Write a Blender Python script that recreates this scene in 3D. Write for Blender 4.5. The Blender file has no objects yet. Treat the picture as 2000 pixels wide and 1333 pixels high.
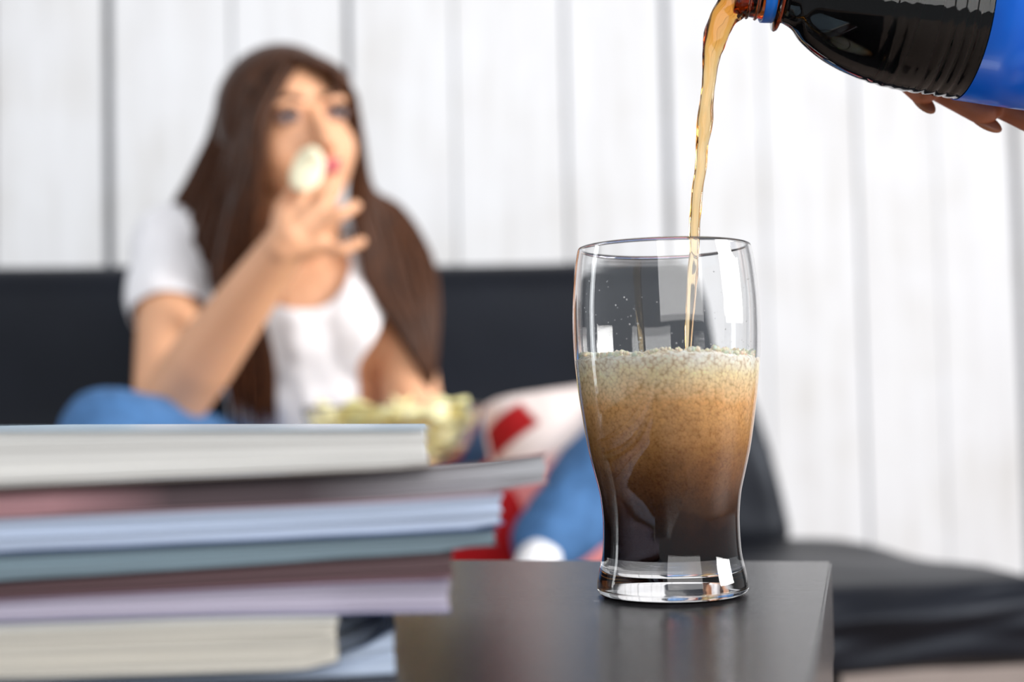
import bpy, bmesh, math, random
import numpy as np
from mathutils import Vector, Matrix, noise
random.seed(7)
SC = bpy.context.scene
COL = SC.collection
R = math.radians

# ------------------------------------------------------------------ camera, world, lights, exposure
F = 2778.0                                     # focal length in pixels of the 2000x1333 frame (50 mm on 36 mm)
CAM_H = 0.085                                  # lens height above the table top (table top is z = 0)
PITCH, ROLL = R(2.885), R(-1.2)
cam_d = bpy.data.cameras.new('camera')
cam_d.sensor_width = 36.0
cam_d.lens = F / 2000.0 * 36.0
cam_d.clip_start = 0.02
cam_d.clip_end = 50
cam_d.dof.use_dof = True
cam_d.dof.focus_distance = 0.655
cam_d.dof.aperture_fstop = 4.4
cam_d.dof.aperture_blades = 0
cam = bpy.data.objects.new('camera', cam_d)
COL.objects.link(cam)
CM = Matrix.Translation((0, 0, CAM_H)) @ Matrix.Rotation(math.pi / 2 + PITCH, 4, 'X') @ Matrix.Rotation(ROLL, 4, 'Z')
cam.matrix_world = CM
SC.camera = cam

world = bpy.data.worlds.new('room_light')
SC.world = world
world.use_nodes = True
world.node_tree.nodes['Background'].inputs[0].default_value = (0.90, 0.945, 1.0, 1)
world.node_tree.nodes['Background'].inputs[1].default_value = 0.42


def area(name, loc, target, sx, sy, energy, color=(1, 1, 1), spread=180):
    l = bpy.data.lights.new(name, 'AREA')
    l.shape = 'RECTANGLE'
    l.size, l.size_y, l.energy, l.color = sx, sy, energy, color
    l.spread = R(spread)
    o = bpy.data.objects.new(name, l)
    COL.objects.link(o)
    o.location = loc
    o.rotation_euler = (Vector(target) - Vector(loc)).to_track_quat('-Z', 'Y').to_euler()
    return o


area('side_window_light', (3.5, 0.35, 1.25), (-1.2, 0.45, 0.15), 1.9, 1.9, 128, (1, 0.985, 0.965), 130)
area('front_fill_light', (0.9, -2.6, 1.5), (-0.2, 2.2, 0.2), 3.6, 2.4, 102, (1, 0.985, 0.97))
area('ceiling_wash', (-0.5, 1.8, 2.4), (-0.5, 2.95, 0.6), 2.6, 0.5, 4, (0.96, 0.98, 1.0))
area('window_light_left', (-1.75, 1.25, 0.75), (0.1, 0.7, 0.3), 0.22, 2.2, 8, (0.95, 0.98, 1.0))
SC.view_settings.view_transform = 'Standard'
SC.view_settings.look = 'None'
SC.view_settings.gamma = 1
SC.view_settings.use_curve_mapping = False
SC.view_settings.exposure = 0.09
cy = SC.cycles
cy.use_denoising = True
cy.max_bounces = 24
cy.transmission_bounces = 20
cy.transparent_max_bounces = 12
cy.glossy_bounces = 5
cy.diffuse_bounces = 10
cy.caustics_reflective = False
cy.caustics_refractive = True
cy.blur_glossy = 0.4
cy.sample_clamp_indirect = 20


def P(px, py, Y):
    """world point at depth Y that the photo shows at pixel (px, py)"""
    d = CM.to_3x3() @ Vector(((px - 1000) / F, (666.5 - py) / F, -1))
    return Vector((0, 0, CAM_H)) + d * (Y / d.y)


def on_plane(px, py, z):
    d = CM.to_3x3() @ Vector(((px - 1000) / F, (666.5 - py) / F, -1))
    return Vector((0, 0, CAM_H)) + d * ((z - CAM_H) / d.z)


# ------------------------------------------------------------------ object helpers
def tag(o, label=None, cat=None, group=None, kind=None):
    if label: o['label'] = label
    if cat: o['category'] = cat
    if group: o['group'] = group
    if kind: o['kind'] = kind
    return o


def empty(name, loc=(0, 0, 0), rz=0):
    o = bpy.data.objects.new(name, None)
    o.empty_display_size = 0.05
    COL.objects.link(o)
    o.location = loc
    o.rotation_euler = (0, 0, rz)
    o['_m'] = 1
    del o['_m']
    return o


def world_of(o):
    m = Matrix.LocRotScale(o.location, o.rotation_euler, o.scale)
    return world_of(o.parent) @ m if o.parent else m


def link(name, me, m, parent=None, smooth=True):
    """link a mesh given in world coordinates (or local if there is no parent)"""
    if m is not None:
        for mm in (m if isinstance(m, (list, tuple)) else [m]):
            me.materials.append(mm)
    o = bpy.data.objects.new(name, me)
    COL.objects.link(o)
    if smooth:
        me.polygons.foreach_set('use_smooth', [True] * len(me.polygons))
    if parent:
        o.parent = parent
        me.transform(world_of(parent).inverted())
    return o


def obj(name, bm, m, parent=None, smooth=True, fix=True):
    if fix:
        bmesh.ops.recalc_face_normals(bm, faces=bm.faces[:])
    me = bpy.data.meshes.new(name)
    bm.to_mesh(me)
    bm.free()
    return link(name, me, m, parent, smooth)


def bake(bm, voxel, smooth=6, fac=0.5, name='body'):
    """melt overlapping closed shapes into one continuous surface"""
    bmesh.ops.recalc_face_normals(bm, faces=bm.faces[:])
    me = bpy.data.meshes.new(name)
    bm.to_mesh(me)
    bm.free()
    o = bpy.data.objects.new(name, me)
    COL.objects.link(o)
    r = o.modifiers.new('r', 'REMESH')
    r.mode = 'VOXEL'
    r.voxel_size = voxel
    if smooth:
        s = o.modifiers.new('s', 'SMOOTH')
        s.factor, s.iterations = fac, smooth
    dg = bpy.context.evaluated_depsgraph_get()
    out = bpy.data.meshes.new_from_object(o.evaluated_get(dg))
    bpy.data.objects.remove(o)
    bpy.data.meshes.remove(me)
    return out


def frame_of(d):
    d = d.normalized()
    a = Vector((0, 0, 1)) if abs(d.z) < 0.9 else Vector((1, 0, 0))
    u = d.cross(a).normalized()
    return u, d.cross(u).normalized()


def tube(bm, pts, rad, n=10, flat=1.0, caps=True, up=None, wob=None):
    pts = [Vector(p) for p in pts]
    rings = []
    u = None
    for i, p in enumerate(pts):
        d = (pts[min(i + 1, len(pts) - 1)] - pts[max(i - 1, 0)])
        if d.length < 1e-9: d = Vector((0, 0, 1))
        d.normalize()
        if u is None:
            u = frame_of(d)[0] if up is None else (up - d * up.dot(d)).normalized()
        else:
            u = (u - d * u.dot(d)).normalized()
        v = d.cross(u)
        r = rad[i] if isinstance(rad, (list, tuple)) else rad
        ring = []
        for k in range(n):
            a = 2 * math.pi * k / n
            q = wob(i, a) if wob else 1.0
            ring.append(bm.verts.new(p + u * (math.cos(a) * r * q) + v * (math.sin(a) * r * flat * q)))
        rings.append(ring)
    for i in range(len(rings) - 1):
        for k in range(n):
            bm.faces.new((rings[i][k], rings[i][(k + 1) % n], rings[i + 1][(k + 1) % n], rings[i + 1][k]))
    if caps:
        bm.faces.new(rings[0][::-1])
        bm.faces.new(rings[-1])
    return rings


def capsule(bm, a, b, ra, rb, n=16, flat=1.0, up=None):
    a, b = Vector(a), Vector(b)
    d = b - a
    L = max(d.length, 1e-6)
    d = d / L
    pts, rad = [], []
    for i in range(6):
        t = math.pi / 2 * (1 - i / 5)
        pts.append(a - d * (ra * math.sin(t))); rad.append(max(ra * math.cos(t), ra * 0.06))
    for i in range(1, 4):
        t = i / 4
        pts.append(a + d * (L * t)); rad.append(ra + (rb - ra) * t)
    for i in range(6):
        t = math.pi / 2 * i / 5
        pts.append(b + d * (rb * math.sin(t))); rad.append(max(rb * math.cos(t), rb * 0.06))
    tube(bm, pts, rad, n, flat, True, up)


def ellipsoid(bm, c, r, rot=None, nu=20, nv=14):
    M = Matrix.Translation(Vector(c)) @ (rot.to_4x4() if rot is not None else Matrix()) @ Matrix.Diagonal((r[0], r[1], r[2], 1))
    bmesh.ops.create_uvsphere(bm, u_segments=nu, v_segments=nv, radius=1, matrix=M)


def lathe(bm, prof, n=64, M=Matrix(), close=False):
    """prof: (radius, height) list turned about local z"""
    rings = []
    for r, z in prof:
        if r < 1e-7:
            rings.append([bm.verts.new(M @ Vector((0, 0, z)))])
        else:
            rings.append([bm.verts.new(M @ Vector((r * math.cos(2 * math.pi * k / n), r * math.sin(2 * math.pi * k / n), z))) for k in range(n)])
    seq = list(zip(rings, rings[1:] + ([rings[0]] if close else [])))
    if not close: seq = seq[:len(rings) - 1]
    for A, B in seq:
        for k in range(n):
            k2 = (k + 1) % n
            if len(A) == 1 and len(B) == 1: continue
            if len(A) == 1: bm.faces.new((A[0], B[k2], B[k]))
            elif len(B) == 1: bm.faces.new((A[k], A[k2], B[0]))
            else: bm.faces.new((A[k], A[k2], B[k2], B[k]))
    return rings


def rbox(bm, lo, hi, r, seg=(8, 8, 8), deform=None):
    """a box with rounded edges, meshed finely enough to be deformed"""
    lo, hi = Vector(lo), Vector(hi)
    c, h = (lo + hi) / 2, (hi - lo) / 2
    r = min(r, min(h) * 0.999)
    cache = {}

    def coords(n, hh):
        k = 4
        edge = [-hh + r * (1 - math.cos(math.pi / 2 * i / k)) for i in range(k)]
        mid = [-hh + r + (2 * hh - 2 * r) * i / n for i in range(n + 1)]
        return edge + mid + [-e for e in reversed(edge)]
    ax = [coords(seg[i], h[i]) for i in range(3)]

    def vert(i, j, k):
        key = (i, j, k)
        if key not in cache:
            p = Vector((ax[0][i], ax[1][j], ax[2][k]))
            q = Vector([max(-(h[m] - r), min(h[m] - r, p[m])) for m in range(3)])
            d = p - q
            if d.length > 1e-9 and r > 0:
                # map the cube shell onto the rounded shell
                p = q + d.normalized() * r
            w = c + p
            cache[key] = bm.verts.new(deform(w) if deform else w)
        return cache[key]
    N = [len(a) - 1 for a in ax]
    for fix in range(3):
        a, b = [m for m in range(3) if m != fix]
        for side in (0, N[fix]):
            for i in range(N[a]):
                for j in range(N[b]):
                    q = []
                    for (di, dj) in ((0, 0), (1, 0), (1, 1), (0, 1)):
                        key = [0, 0, 0]
                        key[fix] = side; key[a] = i + di; key[b] = j + dj
                        q.append(vert(*key))
                    try: bm.faces.new(q)
                    except ValueError: pass


def box(bm, lo, hi, bev=0.0):
    lo, hi = Vector(lo), Vector(hi)
    M = Matrix.Translation((lo + hi) / 2) @ Matrix.Diagonal((*(hi - lo), 1))
    r = bmesh.ops.create_cube(bm, size=1, matrix=M)
    if bev:
        es = list({e for v in r['verts'] for e in v.link_edges})
        bmesh.ops.bevel(bm, geom=es, offset=bev, segments=2, affect='EDGES')


def nz(p, s, seed=0.0):
    return noise.noise(Vector(p) * s + Vector((seed, seed * 1.7, -seed)))


def spline(pts, n):
    """Catmull-Rom through pts, n samples"""
    pts = [Vector(p) for p in pts]
    out = []
    m = len(pts) - 1
    for i in range(n):
        t = i / (n - 1) * m
        k = min(int(t), m - 1)
        f = t - k
        p0, p1, p2, p3 = pts[max(k - 1, 0)], pts[k], pts[k + 1], pts[min(k + 2, m)]
        out.append(0.5 * ((2 * p1) + (p2 - p0) * f + (2 * p0 - 5 * p1 + 4 * p2 - p3) * f * f + (3 * p1 - p0 - 3 * p2 + p3) * f ** 3))
    return out


# ------------------------------------------------------------------ materials
def lin(c):
    return tuple(((x / 255) / 12.92 if x / 255 <= 0.04045 else (((x / 255) + 0.055) / 1.055) ** 2.4) for x in c) + (1,)


class NT:
    def __init__(s, name):
        s.m = bpy.data.materials.new(name)
        s.m.use_nodes = True
        s.t = s.m.node_tree
        s.b = s.t.nodes['Principled BSDF']
        s.out = s.t.nodes['Material Output']

    def n(s, typ, **kw):
        x = s.t.nodes.new(typ)
        for k, v in kw.items(): setattr(x, k, v)
        return x

    def l(s, a, b): s.t.links.new(a, b)

    def coords(s, scale=(1, 1, 1), src='Object'):
        tc, mp = s.n('ShaderNodeTexCoord'), s.n('ShaderNodeMapping')
        mp.inputs['Scale'].default_value = scale
        s.l(tc.outputs[src], mp.inputs[0])
        return mp.outputs[0]

    def noise(s, vec, scale, detail=3, rough=0.55):
        x = s.n('ShaderNodeTexNoise')
        x.inputs['Scale'].default_value = scale
        x.inputs['Detail'].default_value = detail
        x.inputs['Roughness'].default_value = rough
        s.l(vec, x.inputs['Vector'])
        return x.outputs['Fac']

    def ramp(s, fac, stops):
        x = s.n('ShaderNodeValToRGB')
        e = x.color_ramp.elements
        e[0].position, e[0].color = stops[0]
        e[-1].position, e[-1].color = stops[-1]
        for p, c in stops[1:-1]:
            e.new(p).color = c
        s.l(fac, x.inputs[0])
        return x.outputs[0]

    def bump(s, h, strength, dist):
        x = s.n('ShaderNodeBump')
        x.inputs['Strength'].default_value = strength
        x.inputs['Distance'].default_value = dist
        s.l(h, x.inputs['Height'])
        s.l(x.outputs[0], s.b.inputs['Normal'])
        return x

    def set(s, **kw):
        for k, v in kw.items(): s.b.inputs[k.replace('_', ' ')].default_value = v
        return s


def simple(name, rgb, rough=0.5, var=0.12, scale=40, bump=0.0, bscale=None, stretch=(1, 1, 1), dist=0.001, **kw):
    t = NT(name)
    c = lin(rgb)
    v = t.coords(stretch)
    f = t.noise(v, scale)
    lo = tuple(x * (1 - var) for x in c[:3]) + (1,)
    hi = tuple(min(1, x * (1 + var)) for x in c[:3]) + (1,)
    t.l(t.ramp(f, [(0.3, lo), (0.7, hi)]), t.b.inputs['Base Color'])
    t.set(Roughness=rough, **kw)
    if bump:
        t.bump(t.noise(v, bscale or scale * 3), bump, dist)
    return t.m


def glass_mat(name, color=(1, 1, 1, 1), ior=1.5, rough=0.0):
    t = NT(name)
    t.set(Base_Color=color, Roughness=rough, IOR=ior, Transmission_Weight=1.0)
    return t.m


def cola_mat(name, absorb, ior=1.36, bump=0.0):
    """clear liquid that absorbs light along its depth (absorption per metre for r, g, b)"""
    t = NT(name)
    t.set(Base_Color=(1, 1, 1, 1), Roughness=0.0, IOR=ior, Transmission_Weight=1.0)
    mx = max(absorb)
    v = t.n('ShaderNodeVolumeAbsorption')
    v.inputs['Color'].default_value = tuple(1 - a / mx for a in absorb) + (1,)
    v.inputs['Density'].default_value = mx
    t.l(v.outputs[0], t.out.inputs['Volume'])
    if bump:
        t.bump(t.noise(t.coords(), 260, 2), bump, 0.001)
    return t.m


M = {}
M['wall_board'] = None
t = NT('whitewashed_board')
v = t.coords((9, 9, 0.9))
g = t.noise(v, 3, 5)
v2 = t.coords((1, 1, 1))
patch = t.noise(v2, 5, 2)
mix = t.n('ShaderNodeMix', data_type='RGBA')
t.l(t.ramp(patch, [(0.42, (0, 0, 0, 1)), (0.75, (1, 1, 1, 1))]), mix.inputs['Factor'])
t.l(t.ramp(g, [(0.25, lin((219, 220, 223))), (0.6, lin((228, 230, 234)))]), mix.inputs['A'])
t.l(t.ramp(g, [(0.25, lin((206, 205, 204))), (0.6, lin((224, 225, 227)))]), mix.inputs['B'])
t.l(mix.outputs['Result'], t.b.inputs['Base Color'])
t.set(Roughness=0.75)
t.bump(g, 0.25, 0.002)
M['board'] = t.m
M['backing'] = simple('grey_wall_backing', (120, 122, 126), 0.9)
M['floor_board'] = simple('pale_pinkish_floorboard', (150, 133, 124), 0.55, 0.4, 9, 0.2, stretch=(1, 12, 12))
t = NT('black_leather')
v = t.coords()
vo = t.n('ShaderNodeTexVoronoi')
vo.inputs['Scale'].default_value = 260
t.l(v, vo.inputs['Vector'])
t.l(t.ramp(t.noise(v, 4), [(0.3, (0.003, 0.003, 0.005, 1)), (0.7, (0.006, 0.007, 0.012, 1))]), t.b.inputs['Base Color'])
t.set(Roughness=0.44, Specular_IOR_Level=0.26, Specular_Tint=(0.8, 0.88, 1.0, 1))
t.bump(vo.outputs['Distance'], 0.25, 0.001)
M['leather'] = t.m
M['dark_metal'] = simple('dark_metal', (38, 38, 42), 0.4, Metallic=0.8)
t = NT('black_brown_wood')
v = t.coords((1.2, 26, 26))
g = t.noise(v, 16, 6, 0.65)
t.l(t.ramp(g, [(0.3, lin((24, 23, 25))), (0.7, lin((42, 40, 43)))]), t.b.inputs['Base Color'])
t.set(Roughness=0.2)
rr = t.n('ShaderNodeMapRange')
rr.inputs['To Min'].default_value = 0.11
rr.inputs['To Max'].default_value = 0.24
t.set(Specular_IOR_Level=0.8)
t.l(g, rr.inputs['Value'])
t.l(rr.outputs[0], t.b.inputs['Roughness'])
t.bump(g, 0.8, 0.001)
M['table'] = t.m
M['glass'] = glass_mat('clear_glass', (0.996, 1.0, 1.0, 1), 1.5)
M['bowl_glass'] = glass_mat('bowl_glass', (0.97, 0.98, 0.985, 1), 1.48)
M['stream'] = cola_mat('poured_cola', (40, 140, 360), 1.34)
M['bottle'] = cola_mat('cola_filled_amber_plastic', (170, 330, 520), 1.4)
M['neck'] = cola_mat('amber_plastic_neck', (55, 130, 240), 1.4)
M['band'] = simple('blue_plastic', (10, 105, 205), 0.35, 0.06)
t = NT('blue_label_film')
v = t.coords()
t.l(t.ramp(t.noise(v, 22, 3), [(0.3, lin((0, 98, 232))), (0.65, lin((6, 124, 255)))]), t.b.inputs['Base Color'])
t.set(Roughness=0.32, Coat_Weight=0.4, Coat_Roughness=0.15)
t.bump(t.noise(v, 35, 2), 0.12, 0.002)
M['label'] = t.m
M['skin'] = simple('skin', (226, 170, 132), 0.5, 0.06, 14, Subsurface_Weight=0.12, Subsurface_Radius=(0.02, 0.008, 0.004), Subsurface_Scale=0.4)
M['skin2'] = simple('tanned_skin', (176, 108, 76), 0.45, 0.1, 90, 0.12, 500, dist=0.0004, Subsurface_Weight=0.1, Subsurface_Radius=(0.01, 0.004, 0.002), Subsurface_Scale=0.3)
M['nail'] = simple('fingernail', (168, 110, 78), 0.3, 0.05)
M['lips'] = simple('rose_lips', (186, 84, 88), 0.4)
M['eye'] = simple('eye_white', (158, 138, 136), 0.25)
M['iris'] = simple('dark_iris', (62, 48, 48), 0.2)
M['brow'] = simple('eyebrow_hair', (88, 58, 44), 0.8)
M['shirt'] = simple('white_cotton', (247, 246, 250), 0.85, 0.03, 30, 0.15, 900)
M['jeans'] = simple('blue_denim', (64, 108, 158), 0.85, 0.18, 60, 0.3, 1200)
M['sock'] = simple('white_sock', (232, 232, 236), 0.9, 0.04, 60, 0.2, 900)
t = NT('brown_hair')
v = t.coords((60, 60, 3))
t.l(t.ramp(t.noise(v, 4, 3), [(0.3, lin((34, 19, 12))), (0.72, lin((90, 54, 32)))]), t.b.inputs['Base Color'])
t.set(Roughness=0.4, Specular_IOR_Level=0.18)
M['hair'] = t.m
M['chip'] = simple('golden_potato', (255, 240, 186), 0.6, 0.12, 60, 0.2)
M['chip_pale'] = simple('pale_potato', (246, 240, 208), 0.6, 0.06, 60, 0.2)
M['throw'] = simple('red_fleece', (176, 6, 18), 0.95, 0.25, 14, 0.4, 300)
M['white_cloth'] = simple('off_white_cloth', (240, 226, 222), 0.9, 0.04, 20, 0.2, 300)


def cushion_material():
    """off-white cloth with broad red bands and pink edges (woven print, in the cushion's own axes)"""
    t = NT('red_and_white_cushion_cloth')
    tc = t.n('ShaderNodeTexCoord')
    sp = t.n('ShaderNodeSeparateXYZ')
    t.l(tc.outputs['Object'], sp.inputs[0])
    def ss(sock, a, b):
        m = t.n('ShaderNodeMapRange', interpolation_type='SMOOTHSTEP')
        m.inputs['From Min'].default_value, m.inputs['From Max'].default_value = a, b
        t.l(sock, m.inputs['Value'])
        return m.outputs[0]

    def mul(a, b):
        m = t.n('ShaderNodeMath', operation='MULTIPLY')
        t.l(a, m.inputs[0]); t.l(b, m.inputs[1])
        return m.outputs[0]

    def over(f, a, b):
        m = t.n('ShaderNodeMix', data_type='RGBA')
        t.l(f, m.inputs['Factor'])
        for k, x in (('A', a), ('B', b)):
            if isinstance(x, tuple): m.inputs[k].default_value = x
            else: t.l(x, m.inputs[k])
        return m.outputs['Result']
    white, pink, red = lin((240, 226, 222)), lin((236, 150, 152)), lin((166, 4, 12))
    X, Z = sp.outputs['X'], sp.outputs['Z']
    rt = t.n('ShaderNodeVectorRotate', rotation_type='Y_AXIS')
    rt.inputs['Angle'].default_value = R(21)
    t.l(tc.outputs['Object'], rt.inputs['Vector'])
    sp2 = t.n('ShaderNodeSeparateXYZ')
    t.l(rt.outputs[0], sp2.inputs[0])
    U, W = sp2.outputs['X'], sp2.outputs['Z']
    c = over(ss(Z, .035, .0), white, pink)
    band = mul(mul(ss(W, .082, .088), ss(W, .128, .122)), ss(U, -.038, -.046))
    c = over(band, c, red)
    t.l(c, t.b.inputs['Base Color'])
    t.set(Roughness=0.9)
    return t.m


# ------------------------------------------------------------------ the room
YAW = R(8)


def yawed(o, origin):
    o.location = origin
    o.rotation_euler = (0, 0, YAW)


FLOOR_Z = -0.45
WALL_O = Vector((0, 2.98, 0))
wall = empty('wall_back', WALL_O, YAW)
tag(wall, kind='structure')
bm = bmesh.new()
box(bm, (-3.2, 0.012, FLOOR_Z), (3.4, 0.10, 2.6))
bm.transform(world_of(wall))
obj('wall_backing', bm, M['backing'], wall, smooth=False)


def wall_x(px, py=300):
    """where the photo's column px meets the wall, along the wall"""
    d = CM.to_3x3() @ Vector(((px - 1000) / F, (666.5 - py) / F, -1))
    nrm = Vector((-math.sin(YAW), math.cos(YAW), 0))
    o = Vector((0, 0, CAM_H))
    p = o + d * ((WALL_O - o).dot(nrm) / d.dot(nrm))
    return (p - WALL_O).dot(Vector((math.cos(YAW), math.sin(YAW), 0)))


joints = [(-900, .006), (-640, .008), (-420, .006), (-210, .009), (-10, .005), (213, .019), (455, .004), (682, .012), (888, .003), (1105, .007), (1301, .014),
          (1486, .003), (1668, .007), (1822, .0025), (1976, .017), (2190, .006), (2400, .012), (2600, .006), (2820, .009)]
for (a, ga), (b, gb) in zip(joints, joints[1:]):
    x0, x1 = wall_x(a) + ga / 2, wall_x(b) - gb / 2
    bm = bmesh.new()
    dz = random.uniform(-0.002, 0.002)
    box(bm, (x0, -0.014 + dz, FLOOR_Z), (x1, 0.012, 2.6), 0.0018)
    bm.transform(world_of(wall))
    obj('plank', bm, M['board'], wall, smooth=False)

floor = empty('floor', (0, 0, FLOOR_Z))
tag(floor, kind='structure')
for i in range(24):
    bm = bmesh.new()
    y0 = -1.2 + i * 0.19
    box(bm, (-3.2, y0 + 0.0015, FLOOR_Z - 0.02), (3.4, y0 + 0.1885, FLOOR_Z + random.uniform(-0.0008, 0.0)), 0.002)
    obj('plank', bm, M['floor_board'], floor, smooth=False)

# ------------------------------------------------------------------ sofa
SEAT_Z = -0.117
so = on_plane(1566, 1052, SEAT_Z)
sofa = empty('sofa', (so.x, so.y, FLOOR_Z), YAW)
tag(sofa, 'low black leather sofa without armrests, against the white plank wall', 'sofa')
SM = Matrix.Translation((so.x, so.y, 0)) @ Matrix.Rotation(YAW, 4, 'Z')


def seat_def(p):
    q = p.copy()
    f = max(0, min(1, -p.y / 0.56))
    if p.x > -0.5: q.x += (0.03 + 0.10 * f ** 0.6) * (p.x + 0.5) / 0.5
    top = (p.z - (SEAT_Z - 0.108)) / 0.108
    q.z += 0.010 * nz(p, 5.5, 2) * top - 0.010 * max(0, f - 0.75) * 4 * max(0, top) * (0.5 + 0.5 * nz(p, 3, 5))
    if f > 0.85:
        q.y += 0.026 * nz(Vector((p.x * 1.0 + p.z * 2.6, 0, p.z * 3.0)), 5, 8) + 0.014 * nz(Vector((p.x * 1.2 - p.z * 3, 0, p.z * 4)), 9, 3)
    return SM @ q


bm = bmesh.new()
rbox(bm, (-2.1, -0.56, SEAT_Z - 0.108), (0.0, 0.0, SEAT_Z), 0.034, (90, 24, 10), seat_def)
obj('seat', bm, M['leather'], sofa)


def back_def(p):
    q = p.copy()
    h = (p.z - (SEAT_Z - 0.02)) / 0.44
    if p.x > -1.0: q.x -= 0.095 * max(0, h) * (p.x + 1.0) / 1.0
    q.y += 0.10 * h
    if p.y < 0.03:
        q.y -= 0.03 * math.exp(-((h - 0.42) / 0.3) ** 2)
        q.y += 0.010 * nz(Vector((p.x * 1.4 + p.z * 0.8, 0, p.z)), 6, 3) * (1.1 - h)
        # a couple of diagonal creases near the seat
        for cx in (-0.62, -0.52):
            d = (p.x - cx) - 0.35 * (p.z - SEAT_Z)
            q.y += 0.012 * math.exp(-(d / 0.018) ** 2) * math.exp(-((h - 0.25) / 0.18) ** 2)
    q.z += 0.006 * nz(p, 3, 4) * max(0, h)
    return SM @ q


bm = bmesh.new()
rbox(bm, (-2.1, -0.02, SEAT_Z - 0.02), (-0.005, 0.12, SEAT_Z + 0.44), 0.04, (110, 4, 30), back_def)
obj('backrest', bm, M['leather'], sofa)
for x in (-1.95, -0.14):
    for y in (-0.46, -0.1):
        bm = bmesh.new()
        rings = lathe(bm, [(0, FLOOR_Z), (0.016, FLOOR_Z), (0.022, SEAT_Z - 0.10), (0, SEAT_Z - 0.10)], 16, SM @ Matrix.Translation((x, y, 0)))
        obj('leg', bm, M['dark_metal'], sofa)

# ------------------------------------------------------------------ coffee table
tc_ = on_plane(1624, 1097, 0.0)
TY = R(13.5)
# local frame: origin at the far right corner, x to the left along the far edge, y towards the camera
table = empty('coffee_table', (tc_.x, tc_.y, FLOOR_Z), 0)
tag(table, 'black-brown wooden coffee table with square corner, under glass and magazines', 'table')
ex = Vector((math.cos(TY), -math.sin(TY), 0))
ey = Vector((math.sin(TY), math.cos(TY), 0))
TM = Matrix(((ex.x, ey.x, 0, tc_.x), (ex.y, ey.y, 0, tc_.y), (0, 0, 1, 0), (0, 0, 0, 1)))
TD, TL = 0.80, 0.90


def table_part(name, lo, hi, bev):
    bm = bmesh.new()
    box(bm, lo, hi, bev)
    me = bpy.data.meshes.new(name)
    bmesh.ops.recalc_face_normals(bm, faces=bm.faces[:])
    bm.to_mesh(me); bm.free()
    me.materials.append(M['table'])
    o = bpy.data.objects.new(name, me)
    COL.objects.link(o)
    o.parent = table
    o.matrix_parent_inverse = Matrix()
    o.location = (0, 0, -FLOOR_Z)
    o.rotation_euler = (0, 0, -TY)
    return o


table_part('tabletop', (-TL, -TD, -0.05), (0, 0, 0), 0.0012)
for lx in (-TL + 0.001, -0.051):
    for ly in (-TD + 0.001, -0.051):
        table_part('leg', (lx, ly, FLOOR_Z), (lx + 0.05, ly + 0.05, -0.0505), 0.001)

# ------------------------------------------------------------------ magazines
MAGS = [  # bottom to top: right px, y top/bottom at right end, y top/bottom at x=0, depth of right end, curl, colours, label
    dict(xr=775, tr=1288, br=1325, tl=1310, bl=1338, curll=.032, fan=.25, Y=.466, yaw=7, curl=.010, page=(168, 182, 204), front=(96, 112, 138), back=(60, 70, 86),
         label='blue-grey magazine lying lowest of the pile, its right corner curled up'),
    dict(xr=660, tr=1206, br=1304, tl=1232, bl=1314, Y=.444, yaw=7, curl=-.001, page=(200, 196, 187), front=(205, 205, 196), back=(26, 26, 30),
         label='thick cream-paged magazine with the shortest reach, low in the pile'),
    dict(xr=880, tr=1130, br=1192, tl=1176, bl=1222, Y=.456, yaw=5, curl=-.001, page=(164, 158, 176), front=(150, 140, 160), back=(66, 76, 120),
         label='lilac-edged magazine with blue back cover, just above the cream one'),
    dict(xr=886, tr=1082, br=1126, tl=1142, bl=1172, Y=.460, yaw=5, curl=0, page=(86, 62, 65), front=(70, 46, 48), back=(120, 86, 96),
         label='dull pink-edged thin magazine with dark maroon cover, mid pile'),
    dict(xr=971, tr=1036, br=1067, tl=1084, bl=1128, Y=.462, yaw=4, curl=0, page=(122, 142, 153), front=(70, 88, 112), back=(44, 52, 60),
         label='thin grey-teal magazine under the pale blue one'),
    dict(xr=984, tr=972, br=1030, tl=1016, bl=1080, Y=.464, yaw=4, curl=.001, page=(180, 193, 214), front=(196, 190, 208), back=(92, 112, 150),
         label='pale blue-edged magazine third from the top of the pile'),
    dict(xr=1070, tr=904, br=962, tl=956, bl=1010, Y=.470, yaw=4, curl=.003, page=(160, 162, 166), edge_tones=[(0.0, (165, 167, 172)), (0.14, (140, 138, 142)), (0.28, (80, 68, 72)), (0.43, (88, 72, 76)), (0.56, (196, 150, 154))], front=(84, 62, 64), back=(150, 120, 128),
         tilt=.045, label='grey-edged magazine that sticks out furthest right in the pile'),
    dict(xr=838, tr=836, br=912, tl=838, bl=944, Y=.458, yaw=4, curl=0, page=(208, 207, 204), front=(182, 206, 224), back=(120, 110, 104),
         label='thick white-paged magazine with light blue cover on top of the pile'),
]
LAYERS = []
MLEN, MWID = 0.285, 0.21


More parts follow.
